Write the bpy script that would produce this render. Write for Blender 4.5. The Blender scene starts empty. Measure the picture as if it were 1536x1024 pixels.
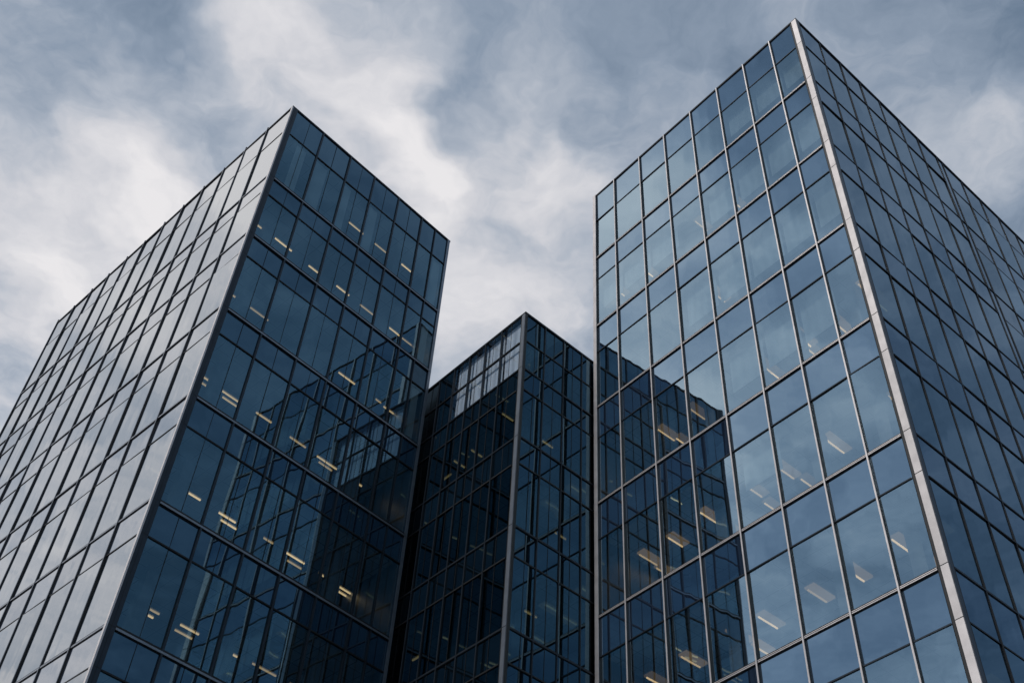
import bpy, bmesh, math, random
from mathutils import Vector, Matrix

scene = bpy.context.scene
COL = scene.collection
R = math.radians
rnd = random.Random(7)
EYE = 1.6            # height of the photographer's eye above the plaza

# ------------------------------------------------------------------ helpers
class MB:
    """collects boxes and quads with material slots and links them as one mesh object"""
    def __init__(self):
        self.v, self.f, self.m = [], [], []

    def box(self, p0, p1, mat=0):
        x0, y0, z0 = (min(a, b) for a, b in zip(p0, p1))
        x1, y1, z1 = (max(a, b) for a, b in zip(p0, p1))
        b = len(self.v)
        self.v += [(x0, y0, z0), (x1, y0, z0), (x1, y1, z0), (x0, y1, z0),
                   (x0, y0, z1), (x1, y0, z1), (x1, y1, z1), (x0, y1, z1)]
        for q in ((3, 2, 1, 0), (4, 5, 6, 7), (0, 1, 5, 4), (1, 2, 6, 5), (2, 3, 7, 6), (3, 0, 4, 7)):
            self.f.append(tuple(b + i for i in q)); self.m.append(mat)
        return self

    def poly(self, pts, mat=0):
        b = len(self.v)
        self.v += [tuple(p) for p in pts]
        self.f.append(tuple(range(b, b + len(pts)))); self.m.append(mat)
        return self

    def build(self, name, mats, parent=None, bevel=0.0):
        me = bpy.data.meshes.new(name)
        me.from_pydata(self.v, [], self.f)
        if not isinstance(mats, (list, tuple)):
            mats = [mats]
        for m in mats:
            me.materials.append(m)
        for p, i in zip(me.polygons, self.m):
            p.material_index = i
        me.update()
        o = bpy.data.objects.new(name, me)
        COL.objects.link(o)
        o.parent = parent
        if bevel:
            md = o.modifiers.new('edge_rounding', 'BEVEL')
            md.width = bevel; md.segments = 2; md.limit_method = 'ANGLE'
        return o


def node_mat(name):
    m = bpy.data.materials.new(name)
    m.use_nodes = True
    nt = m.node_tree
    nt.nodes.clear()
    out = nt.nodes.new('ShaderNodeOutputMaterial')
    return m, nt, out


def metal(name, col, rough, metallic=1.0, var=0.12, scale=3.0):
    m, nt, out = node_mat(name)
    N, L = nt.nodes.new, nt.links.new
    bs = N('ShaderNodeBsdfPrincipled')
    tc = N('ShaderNodeTexCoord'); nz = N('ShaderNodeTexNoise')
    nz.inputs['Scale'].default_value = scale; nz.inputs['Detail'].default_value = 5
    rp = N('ShaderNodeValToRGB')
    rp.color_ramp.elements[0].position = .3; rp.color_ramp.elements[1].position = .75
    rp.color_ramp.elements[0].color = tuple(c * (1 - var) for c in col) + (1,)
    rp.color_ramp.elements[1].color = tuple(min(1, c * (1 + var)) for c in col) + (1,)
    L(tc.outputs['Object'], nz.inputs['Vector']); L(nz.outputs['Fac'], rp.inputs['Fac'])
    geo = N('ShaderNodeNewGeometry'); mr = N('ShaderNodeMapRange')
    mr.inputs['To Min'].default_value = 1 - var * .9; mr.inputs['To Max'].default_value = 1 + var * .5
    L(geo.outputs['Random Per Island'], mr.inputs['Value'])
    vs = N('ShaderNodeVectorMath'); vs.operation = 'SCALE'
    L(rp.outputs['Color'], vs.inputs[0]); L(mr.outputs[0], vs.inputs['Scale'])
    L(vs.outputs[0], bs.inputs['Base Color'])
    bs.inputs['Metallic'].default_value = metallic
    bs.inputs['Roughness'].default_value = rough
    L(bs.outputs[0], out.inputs['Surface'])
    return m


def glass(name, f0, tr, wave=0.0, backing=None, graze=1.0, power=5.0):
    """coated facade glass: tinted mirror reflection growing to neutral at grazing angles, plus a
    tinted view through (vision glass) or an opaque painted backing (spandrel glass)"""
    m, nt, out = node_mat(name)
    N, L = nt.nodes.new, nt.links.new
    geo = N('ShaderNodeNewGeometry')
    tc = N('ShaderNodeTexCoord')
    # slight waviness of heat treated panes: differs from pane to pane
    nz = N('ShaderNodeTexNoise'); nz.inputs['Scale'].default_value = .55; nz.inputs['Detail'].default_value = 1.0
    add = N('ShaderNodeVectorMath'); add.operation = 'ADD'
    sc = N('ShaderNodeVectorMath'); sc.operation = 'SCALE'; sc.inputs[0].default_value = (31, 17, 53)
    L(geo.outputs['Random Per Island'], sc.inputs['Scale'])
    st = N('ShaderNodeVectorMath'); st.operation = 'MULTIPLY'; st.inputs[1].default_value = (2.6, 2.6, .45)   # roller wave: drawn out upright
    L(tc.outputs['Object'], st.inputs[0]); L(st.outputs[0], add.inputs[0]); L(sc.outputs[0], add.inputs[1])
    L(add.outputs[0], nz.inputs['Vector'])
    bump = N('ShaderNodeBump'); bump.inputs['Strength'].default_value = 1.0
    bump.inputs['Distance'].default_value = wave
    L(nz.outputs['Fac'], bump.inputs['Height'])
    # Schlick reflectance from the angle of incidence
    dot = N('ShaderNodeVectorMath'); dot.operation = 'DOT_PRODUCT'
    L(geo.outputs['Incoming'], dot.inputs[0]); L(geo.outputs['Normal'], dot.inputs[1])
    ab = N('ShaderNodeMath'); ab.operation = 'ABSOLUTE'; L(dot.outputs['Value'], ab.inputs[0])
    sub = N('ShaderNodeMath'); sub.operation = 'SUBTRACT'; sub.inputs[0].default_value = 1.0; L(ab.outputs[0], sub.inputs[1])
    pw = N('ShaderNodeMath'); pw.operation = 'POWER'; pw.inputs[1].default_value = power; L(sub.outputs[0], pw.inputs[0])
    gm = N('ShaderNodeMath'); gm.operation = 'MULTIPLY'; gm.inputs[1].default_value = graze; L(pw.outputs[0], gm.inputs[0])
    # pane to pane tint variation
    var = N('ShaderNodeMapRange'); var.inputs['To Min'].default_value = .76; var.inputs['To Max'].default_value = 1.18
    L(geo.outputs['Random Per Island'], var.inputs['Value'])
    tint = N('ShaderNodeVectorMath'); tint.operation = 'SCALE'; tint.inputs[0].default_value = f0
    L(var.outputs[0], tint.inputs['Scale'])
    mix = N('ShaderNodeMix'); mix.data_type = 'RGBA'
    L(gm.outputs[0], mix.inputs['Factor']); L(tint.outputs[0], mix.inputs['A']); mix.inputs['B'].default_value = (.97, .98, .975, 1)
    gl = N('ShaderNodeBsdfGlossy'); gl.inputs['Roughness'].default_value = 0.012
    L(mix.outputs['Result'], gl.inputs['Color']); L(bump.outputs[0], gl.inputs['Normal'])
    rest = N('ShaderNodeMath'); rest.operation = 'SUBTRACT'; rest.inputs[0].default_value = 1.0; L(gm.outputs[0], rest.inputs[1])
    ts = N('ShaderNodeVectorMath'); ts.operation = 'SCALE'; L(rest.outputs[0], ts.inputs['Scale'])
    if backing is None:
        ts.inputs[0].default_value = tr
        under = N('ShaderNodeBsdfTransparent')
    else:
        ts.inputs[0].default_value = backing
        under = N('ShaderNodeBsdfDiffuse')
    L(ts.outputs[0], under.inputs['Color'])
    ad = N('ShaderNodeAddShader')
    L(gl.outputs[0], ad.inputs[0]); L(under.outputs[0], ad.inputs[1]); L(ad.outputs[0], out.inputs['Surface'])
    return m


def emit(name, col, strength, tex=True):
    m, nt, out = node_mat(name)
    N, L = nt.nodes.new, nt.links.new
    e = N('ShaderNodeEmission'); e.inputs['Color'].default_value = tuple(col) + (1,)
    oi = N('ShaderNodeObjectInfo')
    mr = N('ShaderNodeMapRange'); mr.inputs['To Min'].default_value = strength * .45; mr.inputs['To Max'].default_value = strength * 1.25
    L(oi.outputs['Random'], mr.inputs['Value']); L(mr.outputs[0], e.inputs['Strength'])
    L(e.outputs[0], out.inputs['Surface'])
    return m


def plain(name, col, rough=.8, var=.15, scale=4.0, bump=0.0):
    m = metal(name, col, rough, 0.0, var, scale)
    return m


def cloth(name, col):
    """translucent woven blind"""
    m, nt, out = node_mat(name)
    N, L = nt.nodes.new, nt.links.new
    tc = N('ShaderNodeTexCoord'); wv = N('ShaderNodeTexWave')
    wv.bands_direction = 'Y'; wv.inputs['Scale'].default_value = .9; wv.inputs['Distortion'].default_value = 4
    L(tc.outputs['Object'], wv.inputs['Vector'])
    rp = N('ShaderNodeValToRGB')
    rp.color_ramp.elements[0].color = tuple(c * .82 for c in col) + (1,)
    rp.color_ramp.elements[1].color = tuple(col) + (1,)
    L(wv.outputs['Fac'], rp.inputs['Fac'])
    d = N('ShaderNodeBsdfDiffuse'); t = N('ShaderNodeBsdfTranslucent')
    L(rp.outputs[0], d.inputs['Color']); L(rp.outputs[0], t.inputs['Color'])
    mx = N('ShaderNodeMixShader'); mx.inputs[0].default_value = .35
    L(d.outputs[0], mx.inputs[1]); L(t.outputs[0], mx.inputs[2]); L(mx.outputs[0], out.inputs['Surface'])
    return m


# ------------------------------------------------------------------ materials
M = {}
M['alu'] = metal('pale_anodised_aluminium', (.74, .69, .67), .42, .55)
M['alu_dim'] = metal('grey_anodised_and_shaded_aluminium', (.34, .36, .39), .38, .8)
M['alu_dark'] = metal('charcoal_and_shaded_metal', (.045, .055, .068), .35, .6)  # also caps of walls turned from the light, their shade in the colour
M['black'] = metal('black_gasket_and_shaded_cap', (.008, .009, .011), .55, 0.0)
M['strip'] = metal('white_corner_cladding', (.78, .73, .71), .45, .25, .14, 2.5)
M['coping'] = metal('black_coping_metal', (.012, .014, .018), .4, .3)
M['flash'] = metal('bright_flashing', (.8, .8, .82), .35, .7)
M['slab'], nt, out = node_mat('ceiling_tiles')
bs = nt.nodes.new('ShaderNodeBsdfDiffuse'); tc = nt.nodes.new('ShaderNodeTexCoord'); br = nt.nodes.new('ShaderNodeTexBrick')
br.offset = 0; br.inputs['Scale'].default_value = 1; br.inputs['Brick Width'].default_value = .6; br.inputs['Row Height'].default_value = .6
br.inputs['Mortar Size'].default_value = .02; br.inputs['Color1'].default_value = (.36, .36, .35, 1)
br.inputs['Color2'].default_value = (.28, .29, .30, 1); br.inputs['Mortar'].default_value = (.17, .17, .17, 1)
nt.links.new(tc.outputs['Object'], br.inputs['Vector']); nt.links.new(br.outputs['Color'], bs.inputs['Color']); nt.links.new(bs.outputs[0], out.inputs['Surface'])
M['carpet'] = plain('concrete_core', (.05, .055, .06), .9, .2, .8)
M['pillar'] = plain('painted_pillar', (.2, .2, .2), .8)
M['blind'] = cloth('roller_blind_cloth', (.55, .60, .62))
M['sky_white'] = cloth('sky_reflection_cloth', (.86, .88, .90))  # white that stands in for a sky reflection on the low tower
M['curtain'] = cloth('pale_curtain_cloth', (.75, .78, .78))
M['roof'] = plain('roof_membrane', (.18, .18, .19), .9)
M['lamp_case'] = emit('lit_troffer_panel', (1.0, .66, .36), .17)
M['tube'] = emit('lit_lamp_tube', (1.0, .66, .33), 1.0)
M['tube_dim'] = emit('dim_lamp_tube', (1.0, .62, .26), .7)

GL = {}
GL['slab_vision'] = glass('blue_glass_vision', (.118, .215, .275), (.46, .53, .54), 0.0026)
GL['slab_span'] = glass('blue_glass_spandrel', (.102, .182, .238), None, 0.0026, (.010, .017, .032))
GL['fin_vision'] = glass('side_glass_vision', (.37, .40, .415), (.05, .07, .08), .006, None, 1.0, 2.5)
GL['fin_span'] = glass('side_glass_spandrel', (.34, .365, .385), None, .006, (.015, .018, .028), 1.0, 2.6)
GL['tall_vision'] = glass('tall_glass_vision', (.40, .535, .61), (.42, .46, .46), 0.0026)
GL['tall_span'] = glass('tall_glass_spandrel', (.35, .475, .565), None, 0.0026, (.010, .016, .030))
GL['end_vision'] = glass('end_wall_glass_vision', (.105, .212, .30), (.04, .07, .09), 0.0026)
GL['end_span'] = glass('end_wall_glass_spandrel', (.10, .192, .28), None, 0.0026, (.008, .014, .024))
GL['lowr_vision'] = glass('low_glass_vision_bluer', (.075, .145, .19), (.12, .165, .17), 0.0026)
GL['lowr_span'] = glass('low_glass_spandrel_bluer', (.07, .135, .18), None, 0.0026, (.004, .008, .012))
GL['low_clear'] = glass('low_glass_clear', (.14, .18, .22), (.86, .93, 1.0), 0.0026)  # made clearer so the white sky stand-in shows through
GL['low_vision'] = glass('low_glass_vision', (.040, .075, .095), (.10, .14, .145), 0.0026, None, .55)
GL['low_span'] = glass('low_glass_spandrel', (.038, .070, .090), None, 0.0026, (.003, .006, .009), .55)


# ------------------------------------------------------------------ curtain wall towers
class Face:
    """one facade of a tower, in tower space: u runs along the wall from the near corner, o points outward.
    'a' lies on local y = 0 and runs along +x; 'b' lies on local x = 0 and runs along +y"""
    def __init__(self, kind):
        self.k = kind

    def p(self, u, z, o):
        return (u, -o, z) if self.k == 'a' else (-o, u, z)

    def box(self, mb, u0, u1, z0, z1, o0, o1, mat=0):
        mb.box(self.p(u0, z0, o0), self.p(u1, z1, o1), mat)

    def quad(self, mb, u0, u1, z0, z1, o, mat=0, tilt=0.0):
        t = [rnd.uniform(-tilt, tilt) for _ in range(3)]
        e = [t[0], t[1], t[1] + t[2] - t[0], t[2]]          # four corners stay in one plane
        pts = [self.p(u0, z0, o + e[0]), self.p(u1, z0, o + e[1]), self.p(u1, z1, o + e[2]), self.p(u0, z1, o + e[3])]
        if self.k == 'b':
            pts.reverse()
        mb.poly(pts, mat)


class Tower:
    def __init__(self, name, label, loc, yaw, wa, wb, levels, span):
        """wa, wb: widths of the right-hand and left-hand walls; levels: floor lines from the roof down"""
        self.root = bpy.data.objects.new(name, None)
        COL.objects.link(self.root)
        self.root.location = (loc[0], loc[1], 0)
        self.root.rotation_euler = (0, 0, math.pi / 2 - yaw)
        self.root['label'] = label
        self.root['category'] = 'office tower'
        self.wa, self.wb, self.z = wa, wb, levels
        self.span = span
        self.left_over = MB()
        self.n_win = 0

    def trans(self, k):
        h = self.z[k] - self.z[k + 1]
        return self.z[k] - h * (self.span[0] if k == 0 else self.span[1])

    def panels(self, face, edges, vis, spn, rows, bar, joint=(), stuff_from=99, u_stuff=99, transom='black', clear=(), clear_vis=None, proud=.03):
        """window (vision pane, > transom) and spandrel_panel of every bay and storey"""
        for k in range(rows):
            z1, z0, zt = self.z[k], self.z[k + 1], self.trans(k)
            for i in range(len(edges) - 1):
                u0, u1 = edges[i], edges[i + 1]
                if u1 - u0 < .5:                              # the blank between twin mullions
                    mb = MB(); face.quad(mb, u0, u1, z0, z1, 0, 0)
                    mb.build('spandrel_panel', spn, self.root)
                    continue
                if k >= stuff_from or u0 > u_stuff:
                    self.left.append((face, u0, u1, z0, zt, z1))
                    continue
                mb = MB()
                face.quad(mb, u0 + .02, u1 - .02, z0, zt, 0, 0, .007)
                if i in joint:
                    um = (u0 + u1) / 2
                    face.box(mb, um - .006, um + .006, z0 + .05, zt - .02, .004, .014, 1)
                w = mb.build('window', [clear_vis if (k, i) in clear else vis, M['black']], self.root)
                tb = MB(); face.box(tb, u0 + .03, u1 - .03, zt - bar / 2, zt + bar / 2, -.05, proud)
                tb.build('transom', M[transom], w)
                sb = MB()
                face.quad(sb, u0 + .02, u1 - .02, zt, z1, 0, 0, .007)
                if i in joint:
                    face.box(sb, um - .006, um + .006, zt + .03, z1 - .05, .004, .014, 1)
                sb.build('spandrel_panel', [clear_vis if (k, i) in clear else spn, M['black']], self.root)

    def rest(self, vis, spn):
        """storeys and bays the photograph hardly shows"""
        if not self.left:
            return
        mb = MB()
        for face, u0, u1, z0, zt, z1 in self.left:
            face.quad(mb, u0 + .02, u1 - .02, z0, zt, 0, 0, .007)
            face.quad(mb, u0 + .02, u1 - .02, zt, z1, 0, 1, .003)
            face.box(mb, u0 + .03, u1 - .03, zt - .02, zt + .02, .002, .012, 2)
        o = mb.build('window', [vis, spn, M['black']], self.root)
        o['kind'] = 'stuff'

    def mullion(self, face, u, w, depth, cap, body='black', top=0.0, inner=.07, capw=None, z0=0.0):
        mb = MB()
        z1 = self.z[0] + top
        face.box(mb, u - w / 2, u + w / 2, z0, z1, -inner, depth - .012, 0)
        c = (capw or w) / 2
        face.box(mb, u - c, u + c, z0 + .002, z1 - .002, depth - .010, depth + .006, 1)
        return mb.build('mullion', [M[body], M[cap]], self.root)

    def band(self, face, edges, z, h, depth, cap, body='black', capf=.5):
        """horizontal floor-line band between mullions, with a lighter front cap"""
        mb = MB()
        u0, u1 = edges[0], edges[-1]
        face.box(mb, u0, u1, z - h / 2, z + h / 2, -.12, depth - .012, 0)
        face.box(mb, u0 + .002, u1 - .002, z - h / 2 + .01, z - h / 2 + .01 + h * capf, depth - .010, depth + .004, 1)
        if capf > .5:                                          # dark strip between the two cap rails
            zc = z - h / 2 + .01 + h * capf * .55
            face.box(mb, u0 + .004, u1 - .004, zc - .008, zc + .008, depth + .004, depth + .007, 0)
        return mb.build('floor_band', [M[body], M[cap]], self.root)


def lamp(t, x, y, z, length, along, panel=True, tubes=1, glow='tube'):
    """recessed ceiling light: case flush with the ceiling, glowing panel, tube(s) below"""
    w = .32 if panel else .16
    mb = MB()
    lx, ly = (length / 2, w / 2) if along == 'x' else (w / 2, length / 2)
    mb.box((x - lx, y - ly, z - .05), (x + lx, y + ly, z + .02))
    o = mb.build('ceiling_light', M['lamp_case'] if panel else M['alu_dim'], t.root)
    tb = MB()
    for j in range(tubes):
        off = (j - (tubes - 1) / 2) * .2 + (0.1 if panel and tubes == 1 else 0)
        if along == 'x':
            tb.box((x - lx + .05, y + off - .02, z - .09), (x + lx - .05, y + off + .02, z - .052))
        else:
            tb.box((x + off - .025, y - ly + .05, z - .09), (x + off + .025, y + ly - .05, z - .052))
    tb.build('lamp_tube', M[glow], o)


def reach(t, k, dist, q):
    """how far behind the wall a ceiling fitting sits to show through the pane"""
    zc = t.trans(k)
    return q * (zc - t.z[k + 1]) * dist / (zc - EYE)


def shell(t, core_in, slabs=True):
    """roof, coping, floor slabs, core and the two rear walls"""
    wa, wb, z = t.wa, t.wb, t.z
    mb = MB()
    mb.box((.2, .2, z[0] - .5), (wa - .2, wb - .2, z[0] - .02))
    mb.build('roof', M['roof'], t.root)
    cp = MB()
    c = .04
    for x0, x1, y0, y1 in ((-c, wa + c, -c, .28), (-c, wa + c, wb - .28, wb + c), (-c, .28, .28, wb - .28), (wa - .28, wa + c, .28, wb - .28)):
        cp.box((x0, y0, z[0] - .045), (x1, y1, z[0] + .035), 0)
        cp.box((x0 + .01, y0 + .01, z[0] + .035), (x1 - .01, y1 - .01, z[0] + .05), 1)
    cp.build('coping', [M['coping'], M['flash']], t.root)
    for k in range(1, len(z)):
        zc = t.trans(k) if k < len(z) - 1 else z[k] - .6
        s = MB(); s.box((.22, .22, zc + .02), (wa - .22, wb - .22, z[k] - .04)); s.build('floor_slab', M['slab'], t.root)
    zc = t.trans(0)
    s = MB(); s.box((.22, .22, zc + .02), (wa - .22, wb - .22, z[0] - .52)); s.build('floor_slab', M['slab'], t.root)
    cm = MB(); cm.box((core_in, core_in, 0), (wa - .4, wb - .4, z[0] - .6)); cm.build('core_wall', M['carpet'], t.root)
    for x, y in ((1.2, wb * .3), (1.2, wb * .62), (wa * .45, 1.2), (wa * .8, 1.2), (1.2, 1.2)):
        MB().box((x - .2, y - .2, 0), (x + .2, y + .2, z[0] - .6)).build('column', M['pillar'], t.root)
    rw = MB()
    rw.box((wa - .1, .05, 0), (wa, wb, z[0] - .06)); rw.box((.05, wb - .1, 0), (wa - .1, wb - .001, z[0] - .061))
    rw.build('rear_wall', M['alu_dim'], t.root)


def lerp_levels(known, pitch):
    z = [v + EYE for v in known]
    while z[-1] - pitch > 1.0:
        z.append(z[-1] - pitch)
    z.append(0.0)
    return z


FA, FB = Face('a'), Face('b')


# ============ the left tower: dark slab fins on its long bright side
zL = lerp_levels([40.37, 35.55, 32.03, 28.05, 23.98, 19.92, 15.87], 4.05)
TL = Tower('glass_tower', 'blue glass office tower at the left with black fins along its pale sky-reflecting side',
           (-10.22, 24.156), R(44.27), 8.8, 17.5, zL, (.36, .29))
TL.left = []
ea = [.22, 1.6, 3.08, 4.4, 5.78, 7.15, 7.95, 8.8]
eb = [.05, 1.62, 3.08, 4.52, 5.98, 7.42, 8.86, 10.3, 11.74, 13.18, 14.62, 16.06, 17.5]
TL.panels(FA, ea, GL['slab_vision'], GL['slab_span'], len(zL) - 1, .045, (0, 1, 2, 3, 4), 7)
TL.panels(FB, eb, GL['fin_vision'], GL['fin_span'], len(zL) - 1, .035, (), 5, 14, proud=.012)
TL.rest(GL['fin_vision'], GL['fin_span'])
for i, u in enumerate(ea[1:-1]):
    TL.mullion(FA, u, .06 if i != 5 else .035, .05, 'alu_dark', 'black')  # dark caps: the shade on this wall is put into their colour
TL.mullion(FA, 8.74, .12, .05, 'alu_dim', 'alu_dark')
for i, u in enumerate(eb[1:]):
    TL.mullion(FB, u, .05, .042 if i % 2 else .05, 'alu_dim', 'black', top=[.16, .22, .12, .2][i % 4], capw=.03)
for k in range(1, len(zL) - 1):
    TL.band(FA, ea, zL[k], .14, .06, 'alu_dim', 'black', .45)
    TL.band(FB, eb, zL[k], .11, .03, 'alu_dim', 'black', .5)
cp = MB()
FA.box(cp, .0, .22, 0, zL[0] - .04, -.05, .05, 0)
FA.box(cp, .095, .105, 0, zL[0] - .05, .05, .054, 2)
cp.box((-.05, -.045, 0), (-.002, .045, zL[0] - .045), 1)
for k in range(1, len(zL) - 1):
    for zz in (zL[k], TL.trans(k)):
        FA.box(cp, .002, .222, zz - .008, zz + .008, .045, .053, 2)
cp.build('corner_post', [M['alu_dark'], M['strip'], M['black']], TL.root)
shell(TL, 4.2)
lit = random.Random(21)
for k in range(0, 7):
    zc = TL.trans(k)
    q0 = lit.uniform(.68, .80)
    for i in range(7):
        if lit.random() < (.45, .85, .85, .6, .75, .85, .7)[k]:
            uc = ea[i] + .12 + lit.uniform(.3, .5)
            lamp(TL, uc, reach(TL, k, 24.2, q0 + lit.uniform(-.02, .02)), zc, lit.choice((.75, .9, 1.0)), 'x', False, 1)
            if k > 2 and lit.random() < .6:
                lamp(TL, uc + lit.uniform(.0, .25), reach(TL, k, 24.2, q0 + .09), zc, .7, 'x', False, 1)
for i, (a, b) in enumerate(((.75, 1.2), (1.7, 2.3), (3.2, 3.55), (4.6, 5.0), (8.2, 8.6))):
    cb = MB(); FA.box(cb, a, b, zL[1] + .25, TL.trans(0) - .05, -.17, -.13); cb.build('curtain', M['curtain'], TL.root)
for k in (1, 2):
    cb = MB(); FA.box(cb, 8.2, 8.5, zL[k + 1] + .3, TL.trans(k) - .05, -.17, -.13); cb.build('curtain', M['curtain'], TL.root)

# ============ the right tower: pale mullions, white corner strip
zR = lerp_levels([41.923, 37.474, 33.250, 28.856, 24.423, 19.990, 15.874], 4.22)
TR = Tower('glass_tower', 'tallest blue glass office tower at the right with pale mullions and a white corner strip',
           (9.342, 20.176), R(50.55), 22.266, 11.27, zR, (.42, .34))
TR.left = []
eb = [0.268, 1.292, 2.644, 4.056, 5.516, 7.007, 8.46, 9.98, 11.27]
ea = [0.199, 1.411, 2.684, 3.927, 5.188, 6.461, 7.753, 9.096, 9.493, 10.884, 12.275, 13.668, 15.009, 16.401, 17.793, 19.184, 20.576, 22.266]
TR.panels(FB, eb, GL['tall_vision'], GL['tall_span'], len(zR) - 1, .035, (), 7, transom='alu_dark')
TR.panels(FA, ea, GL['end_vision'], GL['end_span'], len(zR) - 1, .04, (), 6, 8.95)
TR.rest(GL['end_vision'], GL['end_span'])
for u in eb[1:-1]:
    TR.mullion(FB, u, .062, .075, 'alu', 'black', capw=.045)
TR.mullion(FB, TR.wb - .08, .16, .08, 'alu', 'black')
for u in ea[1:]:
    TR.mullion(FA, u - (.05 if u > 21.5 else 0), .045, .022, 'black', 'black')  # black caps: this wall gets no left light, shade painted in
for k in range(1, len(zR) - 1):
    TR.band(FB, eb, zR[k], .115, .05, 'alu', 'black', .58)
    TR.band(FA, ea, zR[k], .085, .025, 'alu_dark', 'black', .3)  # darker cap than the other wall, shade put into its colour
cp = MB()
cuts = sorted({0.0, zR[0] - .06} | set(zR[1:-1]) | {TR.trans(k) for k in range(len(zR) - 1)})
for za, zb in zip(cuts, cuts[1:]):
    FB.box(cp, -.03, .17, za + .006, zb - .006, -.05, .07 + rnd.uniform(-.003, .003), 0)
FB.box(cp, -.02, .16, 0, zR[0] - .07, -.04, .055, 2)
FB.box(cp, .17, .268, 0, zR[0] - .063, -.05, .02, 2)
FA.box(cp, -.03, .10, 0, zR[0] - .062, .004, .05, 1)
FA.box(cp, .10, .2, 0, zR[0] - .064, -.05, .02, 2)
for k in range(0, len(zR) - 1):
    for zz in ((zR[k], TR.trans(k)) if k else (TR.trans(0),)):
        FB.box(cp, -.032, .172, zz - .009, zz + .009, .05, .073, 2)
cp.build('corner_post', [M['strip'], M['alu_dark'], M['black']], TR.root)
shell(TR, 4.6)
lit = random.Random(5)
prob = [0, .25, .35, .6, .95, .95, .9, .6]
for k in range(0, 8):
    zc = TR.trans(k)
    for i in range(8):
        if lit.random() < prob[k]:
            yc = (eb[i] + eb[i + 1]) / 2 + lit.uniform(-.2, .2)
            lamp(TR, reach(TR, k, 20.0, lit.uniform(.64, .72)), yc, zc, lit.choice((.75, .9, 1.0)), 'x', True, 1)
            if lit.random() < .6 and k > 2:
                lamp(TR, reach(TR, k, 20.0, lit.uniform(.98, 1.05)), yc + lit.uniform(-.15, .15), zc, .7, 'x', True, 1)
bl = random.Random(3)
for k, (i0, i1), frac in ((0, (0, 3), .55), (1, (0, 4), .6), (2, (0, 5), .62), (3, (1, 4), .6), (4, (3, 4), .45), (1, (5, 8), .5)):
    for i in range(i0, i1):
        zt = TR.trans(k); zb = zR[k + 1]
        b = MB(); FB.box(b, eb[i] + .06, eb[i + 1] - .06, zt - (zt - zb) * frac, zt - .02, -.36, -.345)
        b.build('blind_or_sky_sheet', M['blind'], TR.root)

# ============ the low tower set back between them
zM = lerp_levels([31.39, 28.54, 25.33, 21.68, 18.1], 3.56)
TM = Tower('glass_tower', 'low dark glass office tower standing back between the two taller ones',
           (-0.4660, 26.710), R(48.75), 12.3, 12.3, zM, (.5, .31))
TM.left = []
eb = [0.204, 1.226, 2.126, 3.015, 3.884, 4.752, 5.621, 6.541]
ea = [0.082, 0.971, 1.901, 2.821, 3.72, 4.599, 5.519, 6.439]
SKY_PATCH = {(0, 0), (0, 1), (0, 2), (0, 3)}
for k, i in SKY_PATCH:                       # white sheets standing in for reflected sky, behind clearer panes
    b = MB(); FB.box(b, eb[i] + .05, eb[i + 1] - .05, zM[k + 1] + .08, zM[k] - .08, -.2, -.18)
    b.build('blind_or_sky_sheet', M['sky_white'], TM.root)
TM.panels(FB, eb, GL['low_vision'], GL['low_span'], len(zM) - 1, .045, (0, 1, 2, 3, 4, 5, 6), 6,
          clear=SKY_PATCH, clear_vis=GL['low_clear'])
TM.panels(FA, ea, GL['lowr_vision'], GL['lowr_span'], len(zM) - 1, .045, (0, 1, 2, 3, 4, 5), 6)
TM.rest(GL['low_vision'], GL['low_span'])
bw = MB(); FB.box(bw, eb[-1], 12, 0, zM[0] - .06, -.1, 0); FA.box(bw, ea[-1], 12, 0, zM[0] - .06, -.1, 0)
bw.build('side_wall', M['alu_dark'], TM.root)
for u in eb[1:]:
    TM.mullion(FB, u, .045, .035, 'alu_dark', 'black')
for u in ea[1:]:
    TM.mullion(FA, u, .04, .035, 'alu_dark', 'black', capw=.03)
for k in range(1, len(zM) - 1):
    TM.band(FB, eb, zM[k], .09, .035, 'alu_dark', 'black', .5)
    TM.band(FA, ea, zM[k], .09, .035, 'alu_dark', 'black', .5)
cp = MB()
FB.box(cp, -.02, .13, 0, zM[0] - .06, -.05, .05, 0)
FA.box(cp, -.02, .08, 0, zM[0] - .062, .002, .04, 1)
for k in range(1, len(zM) - 1):
    FB.box(cp, -.022, .132, zM[k] - .01, zM[k] + .01, .04, .053, 2)
FB.box(cp, .13, .2, 0, zM[0] - .064, -.05, .02, 1)
cp.build('corner_post', [M['alu_dim'], M['black'], M['black']], TM.root)  # grey post: shade from the taller towers is put into its colour
shell(TM, 4.5)
lit = random.Random(12)
for k in range(1, 8):
    zc = TM.trans(k)
    for i in range(4):
        if lit.random() < .6:
            lamp(TM, (ea[i] + ea[i + 1]) / 2 + lit.uniform(-.2, .2), reach(TM, k, 20.8, lit.uniform(.66, .85)), zc, .6, 'x', False, 1, 'tube_dim')
    for i in range(1, 7):
        if lit.random() < .4:
            lamp(TM, reach(TM, k, 17.6, lit.uniform(.65, .85)), (eb[i] + eb[i + 1]) / 2, zc, .6, lit.choice('xy'), False, 1, 'tube_dim')
for i in range(4):
    cb = MB(); FA.box(cb, ea[i] + .4, ea[i] + .62, zM[1] + .3, TM.trans(0) - .05, -.17, -.13); cb.build('curtain', M['curtain'], TM.root)

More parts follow.
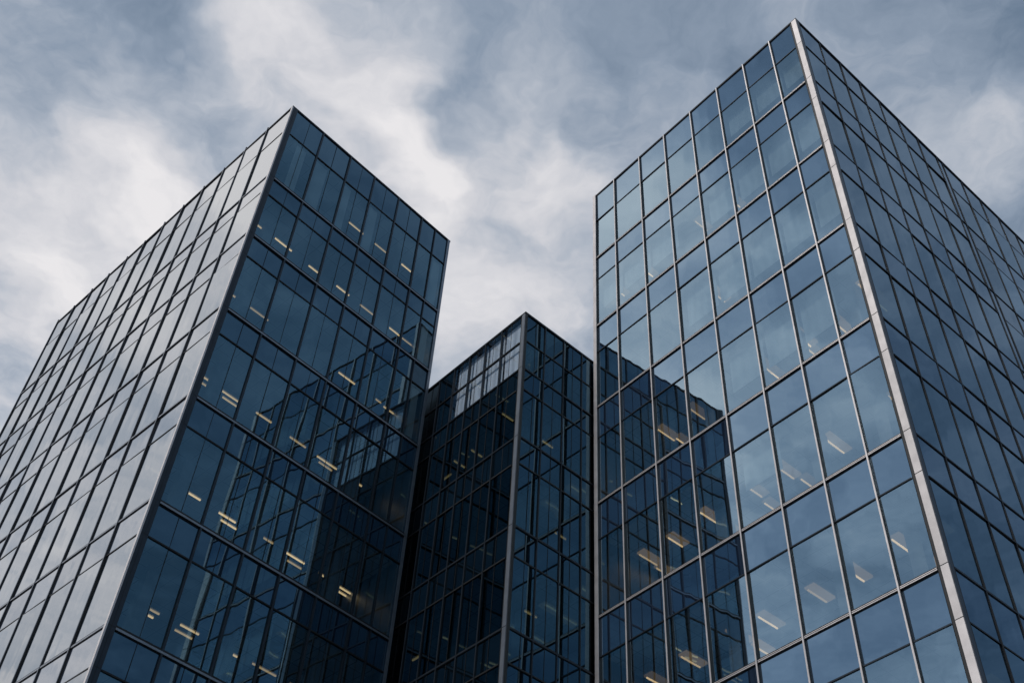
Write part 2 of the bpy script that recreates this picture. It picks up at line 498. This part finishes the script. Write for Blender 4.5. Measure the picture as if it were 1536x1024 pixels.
# ------------------------------------------------------------------ ground
m, nt, out = node_mat('paved_plaza')
N, L = nt.nodes.new, nt.links.new
bs = N('ShaderNodeBsdfPrincipled'); bs.inputs['Roughness'].default_value = .85
tc = N('ShaderNodeTexCoord'); br = N('ShaderNodeTexBrick'); nz = N('ShaderNodeTexNoise')
br.inputs['Scale'].default_value = 1.0; br.inputs['Brick Width'].default_value = 1.2; br.inputs['Row Height'].default_value = .6
br.inputs['Mortar Size'].default_value = .01
br.inputs['Color1'].default_value = (.20, .20, .20, 1); br.inputs['Color2'].default_value = (.25, .245, .24, 1); br.inputs['Mortar'].default_value = (.08, .08, .08, 1)
nz.inputs['Scale'].default_value = .4
mx = N('ShaderNodeMix'); mx.data_type = 'RGBA'; mx.blend_type = 'MULTIPLY'; mx.inputs['Factor'].default_value = .4
L(tc.outputs['Object'], br.inputs['Vector']); L(tc.outputs['Object'], nz.inputs['Vector'])
L(br.outputs['Color'], mx.inputs['A']); L(nz.outputs['Color'], mx.inputs['B']); L(mx.outputs['Result'], bs.inputs['Base Color'])
L(bs.outputs[0], out.inputs['Surface'])
g = MB().poly([(-900, -900, -.004), (900, -900, -.004), (900, 900, -.004), (-900, 900, -.004)]).build('ground', m)
g['kind'] = 'structure'

# ------------------------------------------------------------------ sky
SUN_EL, SUN_AZ = R(45), R(-130)        # azimuth from +Y towards +X
w = bpy.data.worlds.new('World'); scene.world = w; w.use_nodes = True
nt = w.node_tree; nt.nodes.clear()
N, L = nt.nodes.new, nt.links.new
out = N('ShaderNodeOutputWorld'); bg = N('ShaderNodeBackground')
sky = N('ShaderNodeTexSky'); sky.sky_type = 'NISHITA'; sky.sun_disc = False
sky.sun_elevation = SUN_EL; sky.sun_rotation = SUN_AZ
sky.air_density = 1.0; sky.dust_density = 2.0
tc = N('ShaderNodeTexCoord')


def math_node(op, a, b=None, c=None):
    n = N('ShaderNodeMath'); n.operation = op
    for i, x in enumerate((a, b, c)):
        if x is None: continue
        if isinstance(x, (int, float)): n.inputs[i].default_value = x
        else: L(x, n.inputs[i])
    return n.outputs[0]


def vmath(op, a, b=None):
    n = N('ShaderNodeVectorMath'); n.operation = op
    for i, x in enumerate((a, b)):
        if x is None: continue
        if isinstance(x, tuple): n.inputs[i].default_value = x
        else: L(x, n.inputs[i])
    return n


def noise(vec, scale, detail, rough=.55, dist=0.0):
    n = N('ShaderNodeTexNoise'); n.inputs['Scale'].default_value = scale; n.inputs['Detail'].default_value = detail
    n.inputs['Roughness'].default_value = rough; n.inputs['Distortion'].default_value = dist
    L(vec, n.inputs['Vector']); return n


sep = N('ShaderNodeSeparateXYZ'); L(tc.outputs['Generated'], sep.inputs[0])
zc = math_node('MAXIMUM', sep.outputs['Z'], .06)
com = N('ShaderNodeCombineXYZ')
L(math_node('DIVIDE', sep.outputs['X'], zc), com.inputs[0]); L(math_node('DIVIDE', sep.outputs['Y'], zc), com.inputs[1])
q = com.outputs[0]                                   # position on a flat cloud layer overhead
wn = noise(q, 6.5, 4)
warp = vmath('SUBTRACT', wn.outputs['Color'], (.5, .5, .5))
ws = N('ShaderNodeVectorMath'); ws.operation = 'SCALE'; ws.inputs['Scale'].default_value = .24; L(warp.outputs[0], ws.inputs[0])
qw = vmath('ADD', q, ws.outputs[0]).outputs[0]
flat = vmath('MULTIPLY', qw, (1, 1, 0)).outputs[0]
# big billows of the cloud deck (x, y on the layer, radius, lighter or darker)
BILLOWS = [(-.43, .654, .085, .26), (-.466, .692, .05, .12), (-.523, .751, .085, .28), (-.406, .744, .075, .18), (-.562, .818, .08, .2),
           (-.162, .623, .051, .2), (-.136, .661, .045, .33), (-.117, .71, .055, .3), (-.022, .578, .042, .2), (-.013, .642, .052, .3),
           (-.274, .504, .046, .25), (-.229, .56, .084, .18), (-.09, .80, .12, .34), (-.59, .90, .08, .18), (-.172, .571, .056, .12), (.112, .549, .041, .16),
           (.381, .593, .065, .15), (.453, .635, .068, .2), (.037, .692, .047, .2), (-.396, .807, .07, .25), (-.537, .835, .063, .2),
           (-.461, .531, .134, -.25), (-.362, .543, .062, -.10), (-.42, .575, .035, .14), (-.352, .657, .046, -.26), (-.071, .566, .049, -.16), (-.06, .732, .048, -.16),
           (.143, .492, .133, -.18), (-.648, .988, .092, -.1), (.403, .492, .1, -.22), (-.479, .72, .035, -.2), (-.479, .798, .043, -.16), (.072, .602, .05, -.1),
           (-.58, .27, .15, .62), (-.80, .36, .16, .30), (-1.5, .66, .45, .10), (-.70, .10, .10, .30), (-1.08, .16, .16, .40),  # from here on unseen billows
           (-.47, -.15, .19, -.78), (-.88, -.28, .20, -.42), (-1.45, -.32, .34, -.55), (1.54, -.6, .5, -.25), (1.44, .35, .45, -.2)]
acc = None
for x, y, r, a in BILLOWS:
    d = vmath('DISTANCE', flat, (x, y, 0)).outputs['Value']
    mr = N('ShaderNodeMapRange'); mr.interpolation_type = 'SMOOTHERSTEP'
    mr.inputs['From Min'].default_value = 0; mr.inputs['From Max'].default_value = r * 1.9
    mr.inputs['To Min'].default_value = a; mr.inputs['To Max'].default_value = 0
    L(d, mr.inputs['Value'])
    acc = mr.outputs[0] if acc is None else math_node('ADD', acc, mr.outputs[0])
n1 = noise(qw, 4.6, 9, .52, .25)
n2 = noise(qw, 15.0, 8, .6, .3)
dens = math_node('ADD', math_node('MULTIPLY', acc, .80), math_node('MULTIPLY', math_node('SUBTRACT', n1.outputs['Fac'], .5), .95))
dens = math_node('ADD', dens, math_node('MULTIPLY', math_node('SUBTRACT', n2.outputs['Fac'], .5), .38))
rot = N('ShaderNodeMapping'); rot.inputs['Rotation'].default_value = (0, 0, R(38)); rot.inputs['Scale'].default_value = (9, 26, 1); L(qw, rot.inputs['Vector'])
n3 = noise(rot.outputs[0], 1.0, 6, .62, .8)
dens = math_node('ADD', dens, math_node('MULTIPLY', math_node('SUBTRACT', n3.outputs['Fac'], .5), .15))
# the deck is thin and bright towards the sun side, heavy on the other
side = vmath('DOT_PRODUCT', tc.outputs['Generated'], (-.80, .58, -.12)).outputs['Value']
mrs = N('ShaderNodeMapRange'); mrs.inputs['From Min'].default_value = -1; mrs.inputs['From Max'].default_value = 1
mrs.inputs['To Min'].default_value = -.42; mrs.inputs['To Max'].default_value = .34
L(side, mrs.inputs['Value'])
dens = math_node('ADD', math_node('ADD', dens, mrs.outputs[0]), .60)
dens = math_node('MULTIPLY', dens, .84)
rp = N('ShaderNodeValToRGB'); L(dens, rp.inputs['Fac'])
cr = rp.color_ramp
cr.elements[0].position = 0.0; cr.elements[0].color = (.085, .135, .20, 1)
cr.elements[1].position = 1.0; cr.elements[1].color = (.87, .85, .86, 1)
for pos, c in ((.22, (.16, .222, .31)), (.42, (.275, .34, .435)), (.60, (.455, .50, .575)), (.78, (.665, .67, .71))):
    e = cr.elements.new(pos); e.color = c + (1,)
# clear-sky blue seen between and through the clouds
skm = N('ShaderNodeVectorMath'); skm.operation = 'SCALE'; skm.inputs['Scale'].default_value = .1; L(sky.outputs[0], skm.inputs[0])
mx = N('ShaderNodeMix'); mx.data_type = 'RGBA'; mx.inputs['Factor'].default_value = .93
L(skm.outputs[0], mx.inputs['A']); L(rp.outputs['Color'], mx.inputs['B'])
L(mx.outputs['Result'], bg.inputs['Color']); bg.inputs['Strength'].default_value = 1.0
L(bg.outputs[0], out.inputs['Surface'])

sl = bpy.data.lights.new('sun', 'SUN'); sl.energy = 1.4; sl.angle = R(10); sl.color = (1, .95, .9)
so = bpy.data.objects.new('sun', sl); COL.objects.link(so)
sd = Vector((math.sin(SUN_AZ) * math.cos(SUN_EL), math.cos(SUN_AZ) * math.cos(SUN_EL), math.sin(SUN_EL)))
so.rotation_euler = sd.to_track_quat('Z', 'Y').to_euler()
so.location = sd * 100

# ------------------------------------------------------------------ camera
cam = bpy.data.cameras.new('camera'); co = bpy.data.objects.new('camera', cam); COL.objects.link(co)
r_ = Vector((.99881191, -.03526376, .0336338)); u_ = Vector((-.04873156, -.72277317, .68936506)); b_ = -Vector((0, .69018506, .72363291))
mt = Matrix((r_, u_, b_)).transposed().to_4x4()
mt.translation = (0, 0, EYE)
co.matrix_world = mt
cam.sensor_width = 36; cam.sensor_fit = 'HORIZONTAL'
cam.lens = 1719.135 * 36 / 1536
cam.shift_x = (768 - 803.46) / 1536
cam.shift_y = (568.0 - 512) / 1536
cam.clip_start = .05; cam.clip_end = 4000
scene.camera = co

# ------------------------------------------------------------------ render
scene.render.engine = 'CYCLES'
scene.view_settings.view_transform = 'Standard'; scene.view_settings.look = 'None'
scene.view_settings.exposure = 0; scene.view_settings.gamma = 1
scene.cycles.use_denoising = True
scene.cycles.max_bounces = 8; scene.cycles.glossy_bounces = 5; scene.cycles.transparent_max_bounces = 12; scene.cycles.diffuse_bounces = 2
scene.cycles.caustics_reflective = False; scene.cycles.caustics_refractive = False
scene.cycles.sample_clamp_indirect = 3.0
